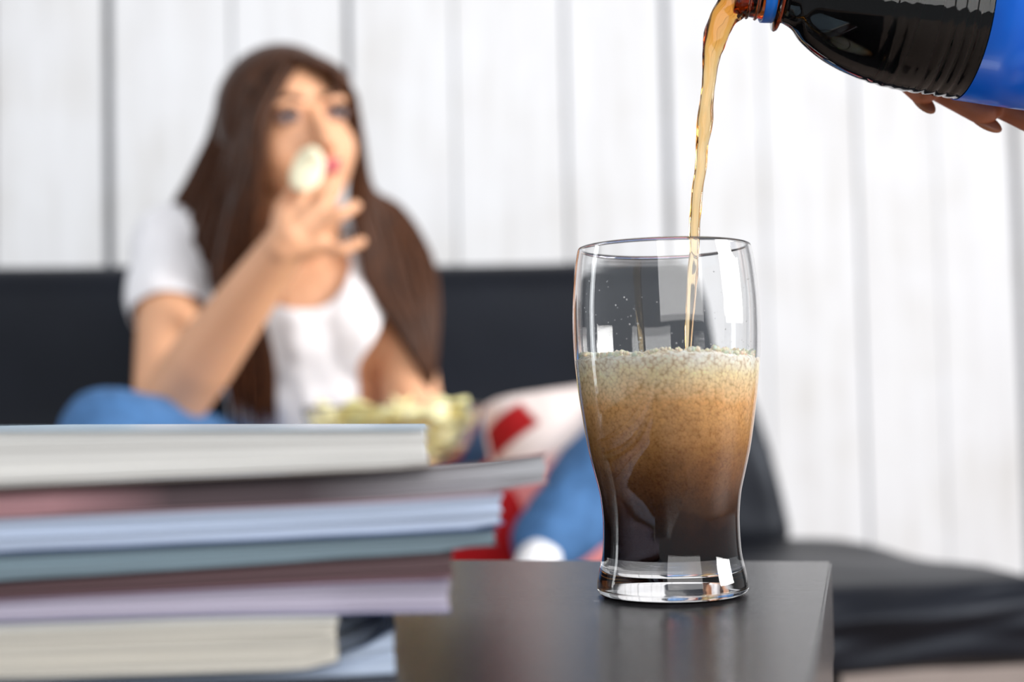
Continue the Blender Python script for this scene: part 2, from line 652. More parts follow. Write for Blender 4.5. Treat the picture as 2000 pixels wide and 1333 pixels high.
def mag_mats(i, d):
    t = NT('magazine_pages_%d' % i)
    v = t.coords((3, 3, 900))
    g = t.noise(v, 1.0, 4, 0.7)
    c = d['page']
    t.l(t.ramp(g, [(0.32, lin(tuple(x * 0.80 for x in c))), (0.5, lin(c)), (0.72, lin(tuple(min(255, x * 1.07) for x in c)))]), t.b.inputs['Base Color'])
    if d.get('edge_tones'):          # page-edge colour changes along the length: grey, dark middle, then pink
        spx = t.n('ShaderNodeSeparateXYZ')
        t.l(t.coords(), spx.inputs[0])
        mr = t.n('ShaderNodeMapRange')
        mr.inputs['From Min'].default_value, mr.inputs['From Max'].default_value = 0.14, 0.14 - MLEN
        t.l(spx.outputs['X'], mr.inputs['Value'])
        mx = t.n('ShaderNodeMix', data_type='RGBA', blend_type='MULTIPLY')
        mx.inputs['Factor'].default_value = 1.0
        t.l(t.ramp(mr.outputs[0], [(p_, lin(c_)) for p_, c_ in d['edge_tones']]), mx.inputs['A'])
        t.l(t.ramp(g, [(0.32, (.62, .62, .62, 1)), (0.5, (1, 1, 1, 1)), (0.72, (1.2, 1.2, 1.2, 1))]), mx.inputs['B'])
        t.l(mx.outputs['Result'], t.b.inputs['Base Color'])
    t.set(Roughness=0.6)
    f = simple('magazine_cover_%d' % i, d['front'], 0.25, 0.15, 12)
    b = simple('magazine_back_%d' % i, d['back'], 0.25, 0.12, 12)
    return t.m, f, b


MLEN, MWID = 0.285, 0.21
for i, d in enumerate(MAGS):
    yaw = R(d['yaw'])
    c, s = math.cos(yaw), math.sin(yaw)
    Rt, Rb = P(d['xr'], d['tr'], d['Y']), P(d['xr'], d['br'], d['Y'])
    tl = (Rt.x + 0.36 * Rt.y) / (c + 0.36 * s)
    Yl = Rt.y - tl * s
    zt0, zt1 = Rt.z, P(0, d['tl'], Yl).z
    zb0, zb1 = Rb.z, P(0, d['bl'], Yl).z

    def zt(t, d=d, zt0=zt0, zt1=zt1, tl=tl): return zt0 + (zt1 - zt0) * min(t, tl * 1.2) / tl + d['curl'] * max(0, 1 - t / d.get('curll', .06)) ** 2

    def zb(t, d=d, zb0=zb0, zb1=zb1, tl=tl): return zb0 + (zb1 - zb0) * min(t, tl * 1.2) / tl + d['curl'] * d.get('fan', 1) * max(0, 1 - t / d.get('curll', .06)) ** 2
    # each one rests on what lies beneath
    below = list(LAYERS)

    def low(t, X0=Rt.x, c=c, below=below):
        X, z = X0 - t * c, 0.0004
        for (Xb, cb, f) in below:
            tt = (Xb - X) / cb
            if 0 <= tt <= MLEN: z = max(z, f(tt) + 0.0004)
        return z

    def zbf(t, zb=zb, low=low):
        a, l = zb(t), low(t)
        return l if a - l < 0.004 else a

    def ztf(t, zt=zt, zbf=zbf): return max(zt(t), zbf(t) + 0.003)
    LAYERS.append((Rt.x, c, ztf))
    ex_, ey_ = Vector((-c, -s, 0)), Vector((-s, c, 0))
    o0 = Vector((Rt.x, Rt.y, 0))
    mag = empty('magazine', (o0 - Vector((c, s, 0)) * 0.14 + ey_ * 0.1).to_tuple()[:2] + (zbf(0.14),), yaw)
    tag(mag, d['label'], 'magazine', 'magazines piled on the coffee table')
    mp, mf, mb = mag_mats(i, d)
    NTt = 30
    nl = max(5, int((zt0 - zb0) / 0.0011))
    bm = bmesh.new()
    offs = [random.uniform(-0.0012, 0.0009) for _ in range(nl)]
    loops = []          # (offset, fraction) rows of the stepped page edge
    for k in range(nl):
        loops.append((offs[k], (k + 0.12) / nl))
        loops.append((offs[k], (k + 0.88) / nl))
    rows = []
    for off, fr in loops:
        ring = []
        def vtx(t, w):
            z = zbf(t) + (ztf(t) - d.get('tilt', 0) * w - zbf(t)) * (0.03 + 0.94 * fr)
            return bm.verts.new(o0 + ex_ * t + ey_ * w + Vector((0, 0, z + 0.0003 * nz((t * 30, w * 9, i), 1))))
        for k in range(NTt + 1): ring.append(vtx(0.0008 - off * 0.6 + (MLEN - 0.0016) * k / NTt, 0.0012 - off))
        for k in range(1, 8): ring.append(vtx(MLEN - 0.0008, 0.0012 - off + (MWID - 0.003) * k / 8))
        for k in range(NTt, -1, -1): ring.append(vtx(0.0008 - off * 0.6 + (MLEN - 0.0016) * k / NTt, MWID - 0.0015))
        for k in range(7, 0, -1): ring.append(vtx(0.0008 - off * 0.6, 0.0012 - off + (MWID - 0.003) * k / 8))
        rows.append(ring)
    for A, B in zip(rows, rows[1:]):
        n = len(A)
        for k in range(n): bm.faces.new((A[k], A[(k + 1) % n], B[(k + 1) % n], B[k]))
    bm.faces.new(rows[0][::-1]); bm.faces.new(rows[-1])
    bmesh.ops.triangulate(bm, faces=[f for f in bm.faces if len(f.verts) > 4])
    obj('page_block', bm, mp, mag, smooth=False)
    for nm, fn, sgn, mm in (('front_cover', ztf, 1, mf), ('back_cover', zbf, -1, mb)):
        bm = bmesh.new()
        g = []
        for lay in (0, 1):
            gg = []
            for k in range(NTt + 1):
                row = []
                for w in range(9):
                    t = MLEN * k / NTt
                    z = fn(t) + (-0.0004 * lay - d.get('tilt', 0) * MWID * w / 8 if sgn > 0 else 0.0004 * lay)
                    row.append(bm.verts.new(o0 + ex_ * t + ey_ * (MWID * w / 8) + Vector((0, 0, z))))
                gg.append(row)
            g.append(gg)
        for lay in (0, 1):
            for k in range(NTt):
                for w in range(8):
                    bm.faces.new((g[lay][k][w], g[lay][k + 1][w], g[lay][k + 1][w + 1], g[lay][k][w + 1]))
        for k in range(NTt):
            for w in (0, 8): bm.faces.new((g[0][k][w], g[0][k + 1][w], g[1][k + 1][w], g[1][k][w]))
        for w in range(8):
            for k in (0, NTt): bm.faces.new((g[0][k][w], g[0][k][w + 1], g[1][k][w + 1], g[1][k][w]))
        obj(nm, bm, mm, mag, smooth=False)

# ------------------------------------------------------------------ the glass
GY = 0.658
GP = P(1314, 1159, GY)
GP.z = 0.0
GS = F / GY
SIL = [(483, 169), (500, 172.5), (520, 175.5), (560, 179.5), (600, 182), (650, 182.5), (700, 180.5), (760, 174.5), (800, 169), (840, 163), (880, 156), (920, 146.5),
       (960, 137), (1000, 132.5), (1030, 132), (1060, 133), (1085, 135.5), (1110, 141), (1130, 145.3), (1145, 146)]
outer = [(w / GS, (1159 - y) / GS) for y, w in SIL]


def dense(prof, n):
    pts = spline([Vector((a, 0, b)) for a, b in prof], n)
    return [(p.x, p.z) for p in pts]


outer = dense(outer, 60)
GTOP = outer[0][1]


def outer_r(z):
    for (r0, z0), (r1, z1) in zip(outer, outer[1:]):
        if z1 <= z <= z0: return r0 + (r1 - r0) * (z0 - z) / max(z0 - z1, 1e-9)
    return outer[0][0] if z > outer[0][1] else outer[-1][0]


IN_Z = 0.0172


def inner_r(z):
    w = 0.0017 + 0.0011 * max(0, 1 - (z - IN_Z) / 0.12)
    return outer_r(z) - w


prof = list(outer)
rb = outer[-1][0]
prof += [(rb - 0.0004, 0.0020), (rb - 0.0016, 0.0006), (rb - 0.0034, 0.0), (rb - 0.0065, 0.0), (rb - 0.009, 0.0008), (rb - 0.018, 0.0018), (0, 0.0022)]
inn = []
inn.append((0, IN_Z))
for k in range(1, 8):
    inn.append((inner_r(IN_Z + 0.004) * k / 8, IN_Z + 0.0002 * (k / 8) ** 2))
r1 = inner_r(IN_Z + 0.004)
inn += [(r1 - 0.0015, IN_Z + 0.0006), (r1 - 0.0003, IN_Z + 0.002)]
zz = IN_Z + 0.004
while zz < GTOP - 0.0012:
    inn.append((inner_r(zz), zz))
    zz += 0.0025
inn.append((outer_r(GTOP) - 0.0016, GTOP - 0.0004))
prof = prof + inn + [(outer_r(GTOP) - 0.0011, GTOP + 0.0004), (outer_r(GTOP) - 0.0005, GTOP + 0.0004)]
bm = bmesh.new()
lathe(bm, prof, 128, Matrix.Translation(GP), close=True)
bmesh.ops.remove_doubles(bm, verts=bm.verts[:], dist=1e-7)
glass = obj('pint_glass', bm, M['glass'])
tag(glass, 'clear curved pint glass with thick base standing on the dark table', 'glass')

# ------------------------------------------------------------------ the drink
FOAM_Z = (1159 - 694) / GS
drink = empty('cola_drink', GP)
tag(drink, 'foaming brown cola inside the clear pint glass', 'drink')
t = NT('foaming_cola')
tc = t.n('ShaderNodeTexCoord')
sp = t.n('ShaderNodeSeparateXYZ')
t.l(tc.outputs['Object'], sp.inputs[0])
big = t.noise(t.coords((1, 1, 1)), 60, 3, 0.6)
fine = t.noise(t.coords((1, 1, 1)), 320, 2, 0.6)
# height fraction with cloudy edges
h = t.n('ShaderNodeMapRange')
h.inputs['From Min'].default_value = IN_Z
h.inputs['From Max'].default_value = FOAM_Z
t.l(sp.outputs['Z'], h.inputs['Value'])
add = t.n('ShaderNodeMath', operation='MULTIPLY_ADD')
t.l(big, add.inputs[0]); add.inputs[1].default_value = 0.16; add.inputs[2].default_value = -0.08
add2 = t.n('ShaderNodeMath', operation='ADD')
t.l(add.outputs[0], add2.inputs[0]); t.l(h.outputs[0], add2.inputs[1])
base = t.ramp(add2.outputs[0], [(0.0, lin((18, 6, 4))), (0.14, lin((34, 15, 7))), (0.27, lin((70, 40, 20))), (0.42, lin((122, 80, 44))), (0.56, lin((172, 122, 70))),
                                (0.75, lin((234, 180, 118))), (0.9, lin((255, 234, 190))), (1.0, lin((255, 252, 244)))])
# bubbles: cells that shrink towards the bottom
vo = t.n('ShaderNodeTexVoronoi')
vo.inputs['Scale'].default_value = 1100
t.l(t.coords(), vo.inputs['Vector'])
vo2 = t.n('ShaderNodeTexVoronoi')
vo2.inputs['Scale'].default_value = 650
t.l(t.coords(), vo2.inputs['Vector'])
mixd = t.n('ShaderNodeMix', data_type='FLOAT')
t.l(h.outputs[0], mixd.inputs['Factor'])
t.l(vo.outputs['Distance'], mixd.inputs['A'])
t.l(vo2.outputs['Distance'], mixd.inputs['B'])
inv = t.n('ShaderNodeMath', operation='SUBTRACT')
inv.inputs[0].default_value = 1.0
t.l(mixd.outputs['Result'], inv.inputs[1])
cell = t.ramp(inv.outputs[0], [(0.2, (0.72, 0.62, 0.50, 1)), (0.45, (1.0, 1.0, 1.0, 1)), (0.9, (1.15, 1.15, 1.15, 1))])
mul = t.n('ShaderNodeMix', data_type='RGBA', blend_type='MULTIPLY')
mul.inputs['Factor'].default_value = 0.8
t.l(base, mul.inputs['A']); t.l(cell, mul.inputs['B'])
mul2 = t.n('ShaderNodeMix', data_type='RGBA', blend_type='MULTIPLY')
mul2.inputs['Factor'].default_value = 0.3
t.l(mul.outputs['Result'], mul2.inputs['A'])
t.l(t.ramp(fine, [(0.3, (0.55, 0.5, 0.45, 1)), (0.65, (1.15, 1.15, 1.15, 1))]), mul2.inputs['B'])
t.l(mul2.outputs['Result'], t.b.inputs['Base Color'])
t.set(Roughness=0.5, Specular_IOR_Level=0.0, Subsurface_Weight=0.35, Subsurface_Radius=(1.0, 0.8, 0.6), Subsurface_Scale=0.004)
t.bump(inv.outputs[0], 0.35, 0.0006)
M['cola_foam'] = t.m
bm = bmesh.new()
dp = [(0, IN_Z + 0.0001)]
OV = 0.0006
for k in range(1, 8): dp.append((r1 * k / 8, IN_Z + 0.0002 * (k / 8) ** 2 - 0.0001))
dp += [(r1 - 0.0014, IN_Z + 0.0005), (r1 - 0.0002 + OV, IN_Z + 0.002)]
zz = IN_Z + 0.004
while zz < FOAM_Z - 0.004:
    dp.append((inner_r(zz) + OV, zz)); zz += 0.0015
dp.append((inner_r(FOAM_Z - 0.002) + OV, FOAM_Z - 0.0025))
RT = inner_r(FOAM_Z)
for k in range(14, -1, -1):
    rr_ = RT * k / 14.5
    dp.append((rr_, FOAM_Z - 0.0008 + 0.0012 * (1 - (k / 14.5) ** 6)))
lathe(bm, dp, 128, Matrix.Translation(GP))
for v_ in bm.verts:
    lz = v_.co.z - GP.z
    if lz > FOAM_Z - 0.003:
        p = v_.co - GP
        v_.co.z += 0.0022 * nz(p, 60, 3) + 0.0010 * nz(p, 260, 9)
obj('liquid', bm, M['cola_foam'], drink)
# the larger bubbles riding on the foam, far too many to count
bm = bmesh.new()
for k in range(520):
    a = random.uniform(0, 2 * math.pi)
    rad = RT * math.sqrt(random.uniform(0.35, 0.985)) if k < 380 else RT * random.uniform(0.955, 0.985)
    rr_ = random.choice((0.0006, 0.0008, 0.0011, 0.0015))
    p = Vector((rad * math.cos(a), rad * math.sin(a), 0))
    p.z = FOAM_Z + 0.0001 + 0.0022 * nz(p + Vector((0, 0, FOAM_Z)), 60, 3) + random.uniform(-0.0006, 0.0008)
    if p.to_2d().length + rr_ > RT: p *= 1; p.xy = p.xy * ((RT - rr_) / p.to_2d().length)
    bmesh.ops.create_icosphere(bm, subdivisions=1, radius=rr_, matrix=Matrix.Translation(GP + p))
t = NT('foam_bubble')
t.set(Base_Color=lin((246, 232, 208)), Roughness=0.25, Subsurface_Weight=0.5, Subsurface_Scale=0.002)
tag(obj('foam_bubbles', bm, t.m, drink), kind='stuff')
# splashed droplets on the inner wall above the foam
bm = bmesh.new()
for k in range(120):
    a = random.uniform(0, 2 * math.pi)
    zz = FOAM_Z + 0.003 + (GTOP - FOAM_Z - 0.012) * random.random() ** 1.7 * 0.85
    rr_ = random.choice((0.0002, 0.00025, 0.0003, 0.0004))
    rad = inner_r(zz)
    Mx = Matrix.Translation(GP + Vector((rad * math.cos(a), rad * math.sin(a), zz))) @ Matrix.Rotation(a, 4, 'Z') @ Matrix.Diagonal((0.45, 1, 1.15, 1))
    bmesh.ops.create_icosphere(bm, subdivisions=1, radius=rr_, matrix=Mx)
t = NT('droplet')
t.set(Base_Color=(0.9, 0.92, 0.95, 1), Roughness=0.1, Transmission_Weight=0.3, IOR=1.33)
tag(obj('splash_droplets', bm, t.m, drink), kind='stuff')

# ------------------------------------------------------------------ the bottle
BETA = R(9.5)
BC = P(1893, 48, 0.662)
ax = Vector((math.cos(BETA), 0.02, -math.sin(BETA))).normalized()      # neck -> base
yv = (Vector((0, 1, 0)) - ax * ax.y).normalized()
xv = yv.cross(ax).normalized()
BMt = Matrix(((xv.x, yv.x, ax.x, BC.x), (xv.y, yv.y, ax.y, BC.y), (xv.z, yv.z, ax.z, BC.z), (0, 0, 0, 1)))
bottle = empty('cola_bottle', BC)
tag(bottle, 'dark cola bottle with blue label held tilted above the glass', 'bottle')
mm = 0.001
sh = [(12.2, -87), (14.5, -82), (19.4, -77), (25.0, -68), (29.2, -58), (32.3, -47), (34.0, -38), (34.9, -28), (35.1, -20)]
shp = dense([(a * mm, b * mm) for a, b in sh], 40)
body = [(0, -0.1115), (0.0095, -0.1115), (0.0108, -0.1110), (0.0109, -0.1095), (0.0116, -0.1085), (0.0116, -0.0925)]
body += [(0.0118, -0.0918), (0.0162, -0.0912), (0.0166, -0.0905), (0.0162, -0.0896), (0.0122, -0.0890)]
body += shp[0:]
s_ = -0.0195
while s_ < 0.0:
    body.append((0.0351, s_)); s_ += 0.001
body2 = []
for r_, z_ in body:
    if -0.046 < z_ < -0.001 and r_ > 0.03:
        ph = (z_ + 0.046) / 0.0053
        r_ -= 0.00055 * (0.5 - 0.5 * math.cos(2 * math.pi * ph)) ** 3
    body2.append((r_, z_))
body = []
for (r0, z0), (r1_, z1) in zip(body2, body2[1:]):
    body.append((r0, z0))
body.append(body2[-1])
body += [(0.0349, 0.0), (0.0349, 0.078), (0.0345, 0.082), (0.0352, 0.088), (0.0353, 0.105), (0.0345, 0.118), (0.031, 0.128), (0.024, 0.131), (0.012, 0.127), (0, 0.125)]
cut = next(k for k, (r_, z_) in enumerate(body) if z_ > -0.0895)
bm = bmesh.new()
lathe(bm, body[:cut] + [(0.0119, -0.0891), (0, -0.0891)], 96, BMt)
obj('neck', bm, M['neck'], bottle)['label'] = 'translucent amber neck'
bm = bmesh.new()
lathe(bm, [(0, -0.0890)] + body[cut:], 96, BMt)
obj('bottle_body', bm, M['bottle'], bottle)
# screw thread on the neck
bm = bmesh.new()
pts = []
for k in range(150):
    a = k / 149 * 2 * math.pi * 2.1
    pts.append(BMt @ Vector((0.0120 * math.cos(a), 0.0120 * math.sin(a), -0.1085 + 0.0085 * k / 149)))
tube(bm, pts, [0.0009] * 150, 6)
obj('screw_thread', bm, M['neck'], bottle)
# loose tamper band under the thread
bm = bmesh.new()
TB = BMt @ Matrix.Translation((-0.0016, 0, -0.0968)) @ Matrix.Rotation(R(-9), 4, 'Y')
lathe(bm, [(0.0137, -0.0028), (0.0147, -0.0026), (0.0149, 0.0024), (0.0145, 0.0028), (0.0137, 0.0026)], 72, TB, close=True)
obj('neck_band', bm, M['band'], bottle)
bm = bmesh.new()
lathe(bm, [(0.0350, 0.0004), (0.03545, 0.0), (0.0355, 0.04), (0.03545, 0.076), (0.0350, 0.0758)], 96, BMt, close=True)
obj('label', bm, M['label'], bottle)['label'] = 'plain bright blue wrap label'

# ------------------------------------------------------------------ the poured stream
STR = [(1462, -14, 13), (1440, 2, 15), (1420, 22, 14), (1406, 48, 12.5), (1396, 80, 11), (1390, 105, 9.0), (1387, 130, 7.6), (1384, 165, 6.6), (1380, 200, 6.4), (1376, 235, 7.4), (1375, 260, 6.6),
       (1371, 290, 5.6), (1369, 330, 5.4), (1363, 370, 5.2), (1360, 410, 5.6), (1357, 450, 5.0), (1356, 490, 4.6), (1353, 530, 5.2), (1351, 560, 4.8), (1349, 600, 4.4), (1346, 640, 4.0), (1344, 690, 2.6)]
cps = spline([P(a, b, 0.661) for a, b, c in STR], 150)
crad = [v_.x for v_ in spline([Vector((c / 2 * 0.001, 0, 0)) for a, b, c in STR], 150)]
bm = bmesh.new()
tube(bm, cps, crad, 20, 0.62, True, Vector((1, 0, 0)),
     lambda i, a: 1 + 0.17 * nz((math.cos(a) * 1.3, math.sin(a) * 1.3, i * 0.085), 1.0, 4) + 0.10 * nz((math.cos(a) * 2.2, math.sin(a) * 2.2, i * 0.2), 1.0, 11))
stream = obj('poured_stream', bm, M['stream'])
tag(stream, 'thin amber stream of cola falling from the bottle neck into the glass', 'liquid')

# ------------------------------------------------------------------ the hand that holds the bottle
arm2 = empty('person', BC + Vector((0.12, 0.06, -0.02)))
tag(arm2, 'hand of a person gripping the blue bottle label from behind', 'person')


def ring_pt(alpha, s, rad):
    """point round the bottle: alpha 0 = underside, 90 = behind, 180 = top"""
    a = R(alpha)
    down = -xv if xv.z > 0 else xv
    return BC + ax * s + down * (math.cos(a) * rad) + yv * (math.sin(a) * rad)


bm = bmesh.new()
FG = [  # base axial place, tip axial place, tip angle, radius
    (-0.024, -0.008, 52, 0.0080), (-0.004, 0.022, 44, 0.0092), (0.019, 0.046, 41, 0.0088), (0.041, 0.066, 44, 0.0076)]
tips = []
for s0, s1, ta, fr in FG:
    rad = 0.0355 + fr * 0.92
    angs = [165, 128, 92, ta + 20, ta]
    ss = [s0 + 0.02, s0 + 0.004, s0 - 0.002, s0 + (s1 - s0) * 0.25, s1]
    pts = [ring_pt(a, s, rad + (0.003 if k == 0 else 0)) for k, (a, s) in enumerate(zip(angs, ss))]
    rr_ = [fr * 1.12, fr * 1.1, fr * 1.03, fr, fr * 0.82]
    for k in range(4):
        capsule(bm, pts[k], pts[k + 1], rr_[k], rr_[k + 1], 14)
    tips.append((pts[-2], pts[-1], fr, ta))
# back of the hand, behind and over the bottle, thumb across the top
kn = [ring_pt(165, s0 + 0.02, 0.049) for s0, *_ in FG]
wr = BC + ax * 0.115 + Vector((0, 0.085, 0.035))
for p in kn: capsule(bm, p, wr + (p - kn[1]) * 0.35, 0.0125, 0.018, 14)
th = [wr + Vector((-0.02, -0.015, 0.012)), ring_pt(190, 0.055, 0.050), ring_pt(215, 0.03, 0.046), ring_pt(238, 0.012, 0.0445)]
for k in range(3): capsule(bm, th[k], th[k + 1], (0.016, 0.0125, 0.0105)[k], (0.0125, 0.0105, 0.0085)[k], 14)
el = wr + Vector((0.19, 0.06, -0.03))
capsule(bm, wr, el, 0.027, 0.038, 18)
me = bake(bm, 0.0016, 8, 0.5, 'hand')
hand = link('hand', me, M['skin2'], arm2)
for (a, b, fr, ta) in tips:
    d = (b - a).normalized()
    c0 = b
    out = (c0 - (BC + ax * (c0 - BC).dot(ax))).normalized()
    out = (out - d * out.dot(d)).normalized()
    side = d.cross(out)
    rot = Matrix((d, side, out)).transposed()
    bm = bmesh.new()
    ellipsoid(bm, c0 + out * (fr * 0.50) + d * (fr * 0.30), (fr * 1.05, fr * 0.58, fr * 0.30), rot, 20, 12)
    obj('fingernail', bm, M['nail'], arm2)

# ------------------------------------------------------------------ the woman on the sofa
woman = empty('person', (-0.26, 1.95, SEAT_Z))
tag(woman, 'woman with long brown hair in white T-shirt, cross-legged on sofa, raising a chip', 'person')
HO = P(566, 258, 1.78)
TH, TL_ = R(30), R(-11)
hr = Matrix.Rotation(TL_, 3, 'Y')
hR = hr @ Vector((math.cos(TH), math.sin(TH), 0))
hF = hr @ Vector((math.sin(TH), -math.cos(TH), 0))
hU = hr @ Vector((0, 0, 1))
HR = Matrix((hR, hF, hU)).transposed()


def H(r, f, u): return HO + hR * r + hF * f + hU * u


SL, SR = P(338, 478, 1.93), P(756, 512, 1.96)
NB = P(600, 505, 1.92)
EL = P(322, 806, 1.74)
WR = P(545, 498, 1.60)
ER = P(815, 850, 1.86)
HW = P(800, 945, 1.70)
PEL = Vector((-0.25, 2.04, SEAT_Z + 0.11))
CH = P(585, 620, 1.93)
WA = P(610, 800, 1.97)
KL = P(225, 868, 1.62)
AL = P(640, 1060, 1.60)
KR = P(1275, 852, 1.74)
AR = P(1070, 1050, 1.64)

bm = bmesh.new()
ellipsoid(bm, H(0, -.012, .028), (.074, .092, .078), HR)
ellipsoid(bm, H(0, .030, -.030), (.063, .056, .074), HR)
ellipsoid(bm, H(0, .052, -.088), (.030, .028, .022), HR)
for s in (-1, 1):
    ellipsoid(bm, H(s * .034, .045, -.036), (.028, .030, .034), HR)
    ellipsoid(bm, H(s * .028, .074, .016), (.026, .013, .008), HR)
    ellipsoid(bm, H(s * .066, -.012, -.012), (.010, .016, .028), HR)
capsule(bm, H(0, .080, .004), H(0, .104, -.040), .0075, .0125)
ellipsoid(bm, H(0, .086, -.043), (.019, .014, .010), HR)
capsule(bm, H(0, -.025, -.07), NB + Vector((0, 0.02, -0.01)), .052, .056)
capsule(bm, SL, SR, .045, .045)
capsule(bm, NB, SL + Vector((.04, 0, 0)), .05, .042)
capsule(bm, NB, SR - Vector((.04, 0, 0)), .05, .042)
ellipsoid(bm, CH, (.145, .10, .13))
capsule(bm, CH, PEL, .105, .125)
# arms
capsule(bm, SL, EL, .045, .039)
capsule(bm, EL, EL.lerp(WR, .35), .041, .041)
capsule(bm, EL.lerp(WR, .35), WR, .041, .027)
capsule(bm, SR, ER, .045, .039)
capsule(bm, ER, ER.lerp(HW, .35), .040, .038)
capsule(bm, ER.lerp(HW, .35), HW, .038, .026)
# her raised hand: knuckles fan to the right, thumb and forefinger pinch the chip
HD = 1.585


def hp(x, y, dz=0.0): return P(x, y, HD + dz)


capsule(bm, WR, hp(568, 462), .027, .024)
for (x, y) in ((560, 428), (590, 436), (612, 452), (622, 474)):
    capsule(bm, hp(552, 482), hp(x, y), .021, .0135)
FING = [
    [(560, 428, 0), (588, 398, .0), (604, 366, .015)],
    [(590, 436, -.01), (632, 398, -.006), (654, 372, .012)],
    [(612, 452, -.008), (664, 420, -.012), (694, 402, .0)],
    [(622, 474, 0), (668, 490, -.006), (706, 472, .0)],
    [(545, 452, .02), (552, 408, .034), (582, 366, .03)],
]
for k, f in enumerate(FING):
    r0 = (.0098, .0100, .0096, .0086, .0120)[k]
    for (a, b) in zip(f, f[1:]):
        capsule(bm, hp(*a), hp(*b), r0, r0 * .88, 12)
        r0 *= .9
# her other hand steadies the bowl
for k in range(4):
    a = HW + Vector((-.012 * k + .01, -.055, .012 - .012 * k))
    capsule(bm, HW, a, .020, .012)
    capsule(bm, a, a + Vector((-.038, -.022, .004)), .0095, .0085)
capsule(bm, HW, HW + Vector((-.03, -.03, .035)), .016, .010)
# legs inside the jeans and feet
for (k, a) in ((KL, AL), (KR, AR)):
    hip = PEL + Vector((-0.09 if k is KL else 0.09, 0, -0.02))
    capsule(bm, hip, k, .075, .05)
    capsule(bm, k, a, .05, .032)
body_me = bake(bm, 0.0036, 5, 0.5, 'body')
link('body', body_me, M['skin'], woman)
for s in (-1, 1):
    bm = bmesh.new()
    ellipsoid(bm, H(s * .031, .0765, -.002), (.015, .010, .0085), HR)
    e = obj('eye', bm, M['eye'], woman)
    bm = bmesh.new()
    ellipsoid(bm, H(s * .031 + .001, .0825, -.001), (.0088, .005, .0080), HR)
    obj('iris', bm, M['iris'], e)
    bm = bmesh.new()
    tube(bm, [H(s * .031 - .016, .083, .003), H(s * .031, .0875, .0085), H(s * .031 + .016, .083, .003)], [.001, .0022, .001], 8)
    obj('eyelash_lid_shade', bm, M['brow'], e)  # lash made thicker so its dark strip also stands in for eyelid shadow
    bm = bmesh.new()
    tube(bm, [H(s * .012, .088, .017), H(s * .030, .088, .023), H(s * .050, .072, .018)], [.003, .0034, .0015], 8)
    obj('eyebrow', bm, M['brow'], woman)
bm = bmesh.new()
ellipsoid(bm, H(0, .087, -.063), (.022, .010, .006), HR)
ellipsoid(bm, H(0, .087, -.072), (.019, .011, .0065), HR)
obj('lips', bake(bm, 0.0015, 3).copy() and None, None) if False else None
link('lips', bake(bm, 0.0015, 3, 0.5, 'lips'), M['lips'], woman)

# T-shirt
bm = bmesh.new()
capsule(bm, SL, SR, .055, .055)
capsule(bm, NB + Vector((0, .02, -.03)), SL, .06, .054)
capsule(bm, NB + Vector((0, .02, -.03)), SR, .06, .054)
ellipsoid(bm, CH, (.156, .112, .14))
for s in (-1, 1): ellipsoid(bm, CH + Vector((s * .06 + .01, -.040, -.01)), (.078, .066, .085))
capsule(bm, CH, PEL, .118, .138)
capsule(bm, SL, SL.lerp(EL, .36), .056, .058)
capsule(bm, SR, SR.lerp(ER, .32), .056, .058)
me = bake(bm, 0.005, 5, 0.5, 'shirt')
bmx = bmesh.new()
bmx.from_mesh(me)
nk = P(588, 520, 1.84)
for v_ in bmx.verts:
    p = v_.co
    w = 0.003 * nz((p.x * 1.5 + p.z * .7, p.y, p.z * .6), 16, 5) + 0.003 * nz(p, 34, 6)
    v_.co = p + v_.normal * w
kill = []
aL = (EL - SL).normalized()
aR = (ER - SR).normalized()
for v_ in bmx.verts:
    if (v_.co - nk).length < 0.062 or (v_.co - NB).length < .066: kill.append(v_)
    elif (v_.co - SL).dot(aL) > .36 * (EL - SL).length + .03 and (v_.co - SL - aL * (v_.co - SL).dot(aL)).length < .075 and v_.co.x < SL.x + 0.07: kill.append(v_)
    elif (v_.co - SR).dot(aR) > .32 * (ER - SR).length + .03 and (v_.co - SR - aR * (v_.co - SR).dot(aR)).length < .075 and v_.co.x > SR.x - 0.03: kill.append(v_)
bmesh.ops.delete(bmx, geom=kill, context='VERTS')
for it in range(14):                                # even out the cut hems
    new = {}
    for v_ in bmx.verts:
        nb = [e.other_vert(v_).co for e in v_.link_edges if e.is_boundary]
        if len(nb) >= 2: new[v_] = v_.co * .4 + sum(nb, Vector()) / len(nb) * .6
    for v_, c_ in new.items(): v_.co = c_
bmx.to_mesh(me); bmx.free()
link('t_shirt', me, M['shirt'], woman)

# jeans
bm = bmesh.new()
ellipsoid(bm, PEL - Vector((0, 0, .02)), (.175, .135, .11))
for (k, a) in ((KL, AL), (KR, AR)):
    hip = PEL + Vector((-0.09 if k is KL else 0.09, 0, -0.02))
    capsule(bm, hip, k, .088, .066)
    capsule(bm, k, k.lerp(a, .4), .066, .064)
    capsule(bm, k.lerp(a, .4), a, .064, .044)
me = bake(bm, 0.006, 5, 0.5, 'jeans')
for v_ in me.vertices:
    v_.co += v_.normal * (0.005 * nz(v_.co, 20, 2) + .003 * nz(v_.co, 45, 7))
link('jeans', me, M['jeans'], woman)
for (a, toe) in ((AL, AL + Vector((.10, -.04, -.06))), (AR, P(1046, 1108, 1.60))):
    bm = bmesh.new()
    dd = (toe - a)
    fr = .026 if a is AR else .034
    capsule(bm, a - dd * .15, a + dd * .45, fr, fr)
    capsule(bm, a + dd * .4, toe + dd * .35, fr, fr * .9)
    link('sock', bake(bm, .004, 4, .5, 'sock'), M['sock'], woman)

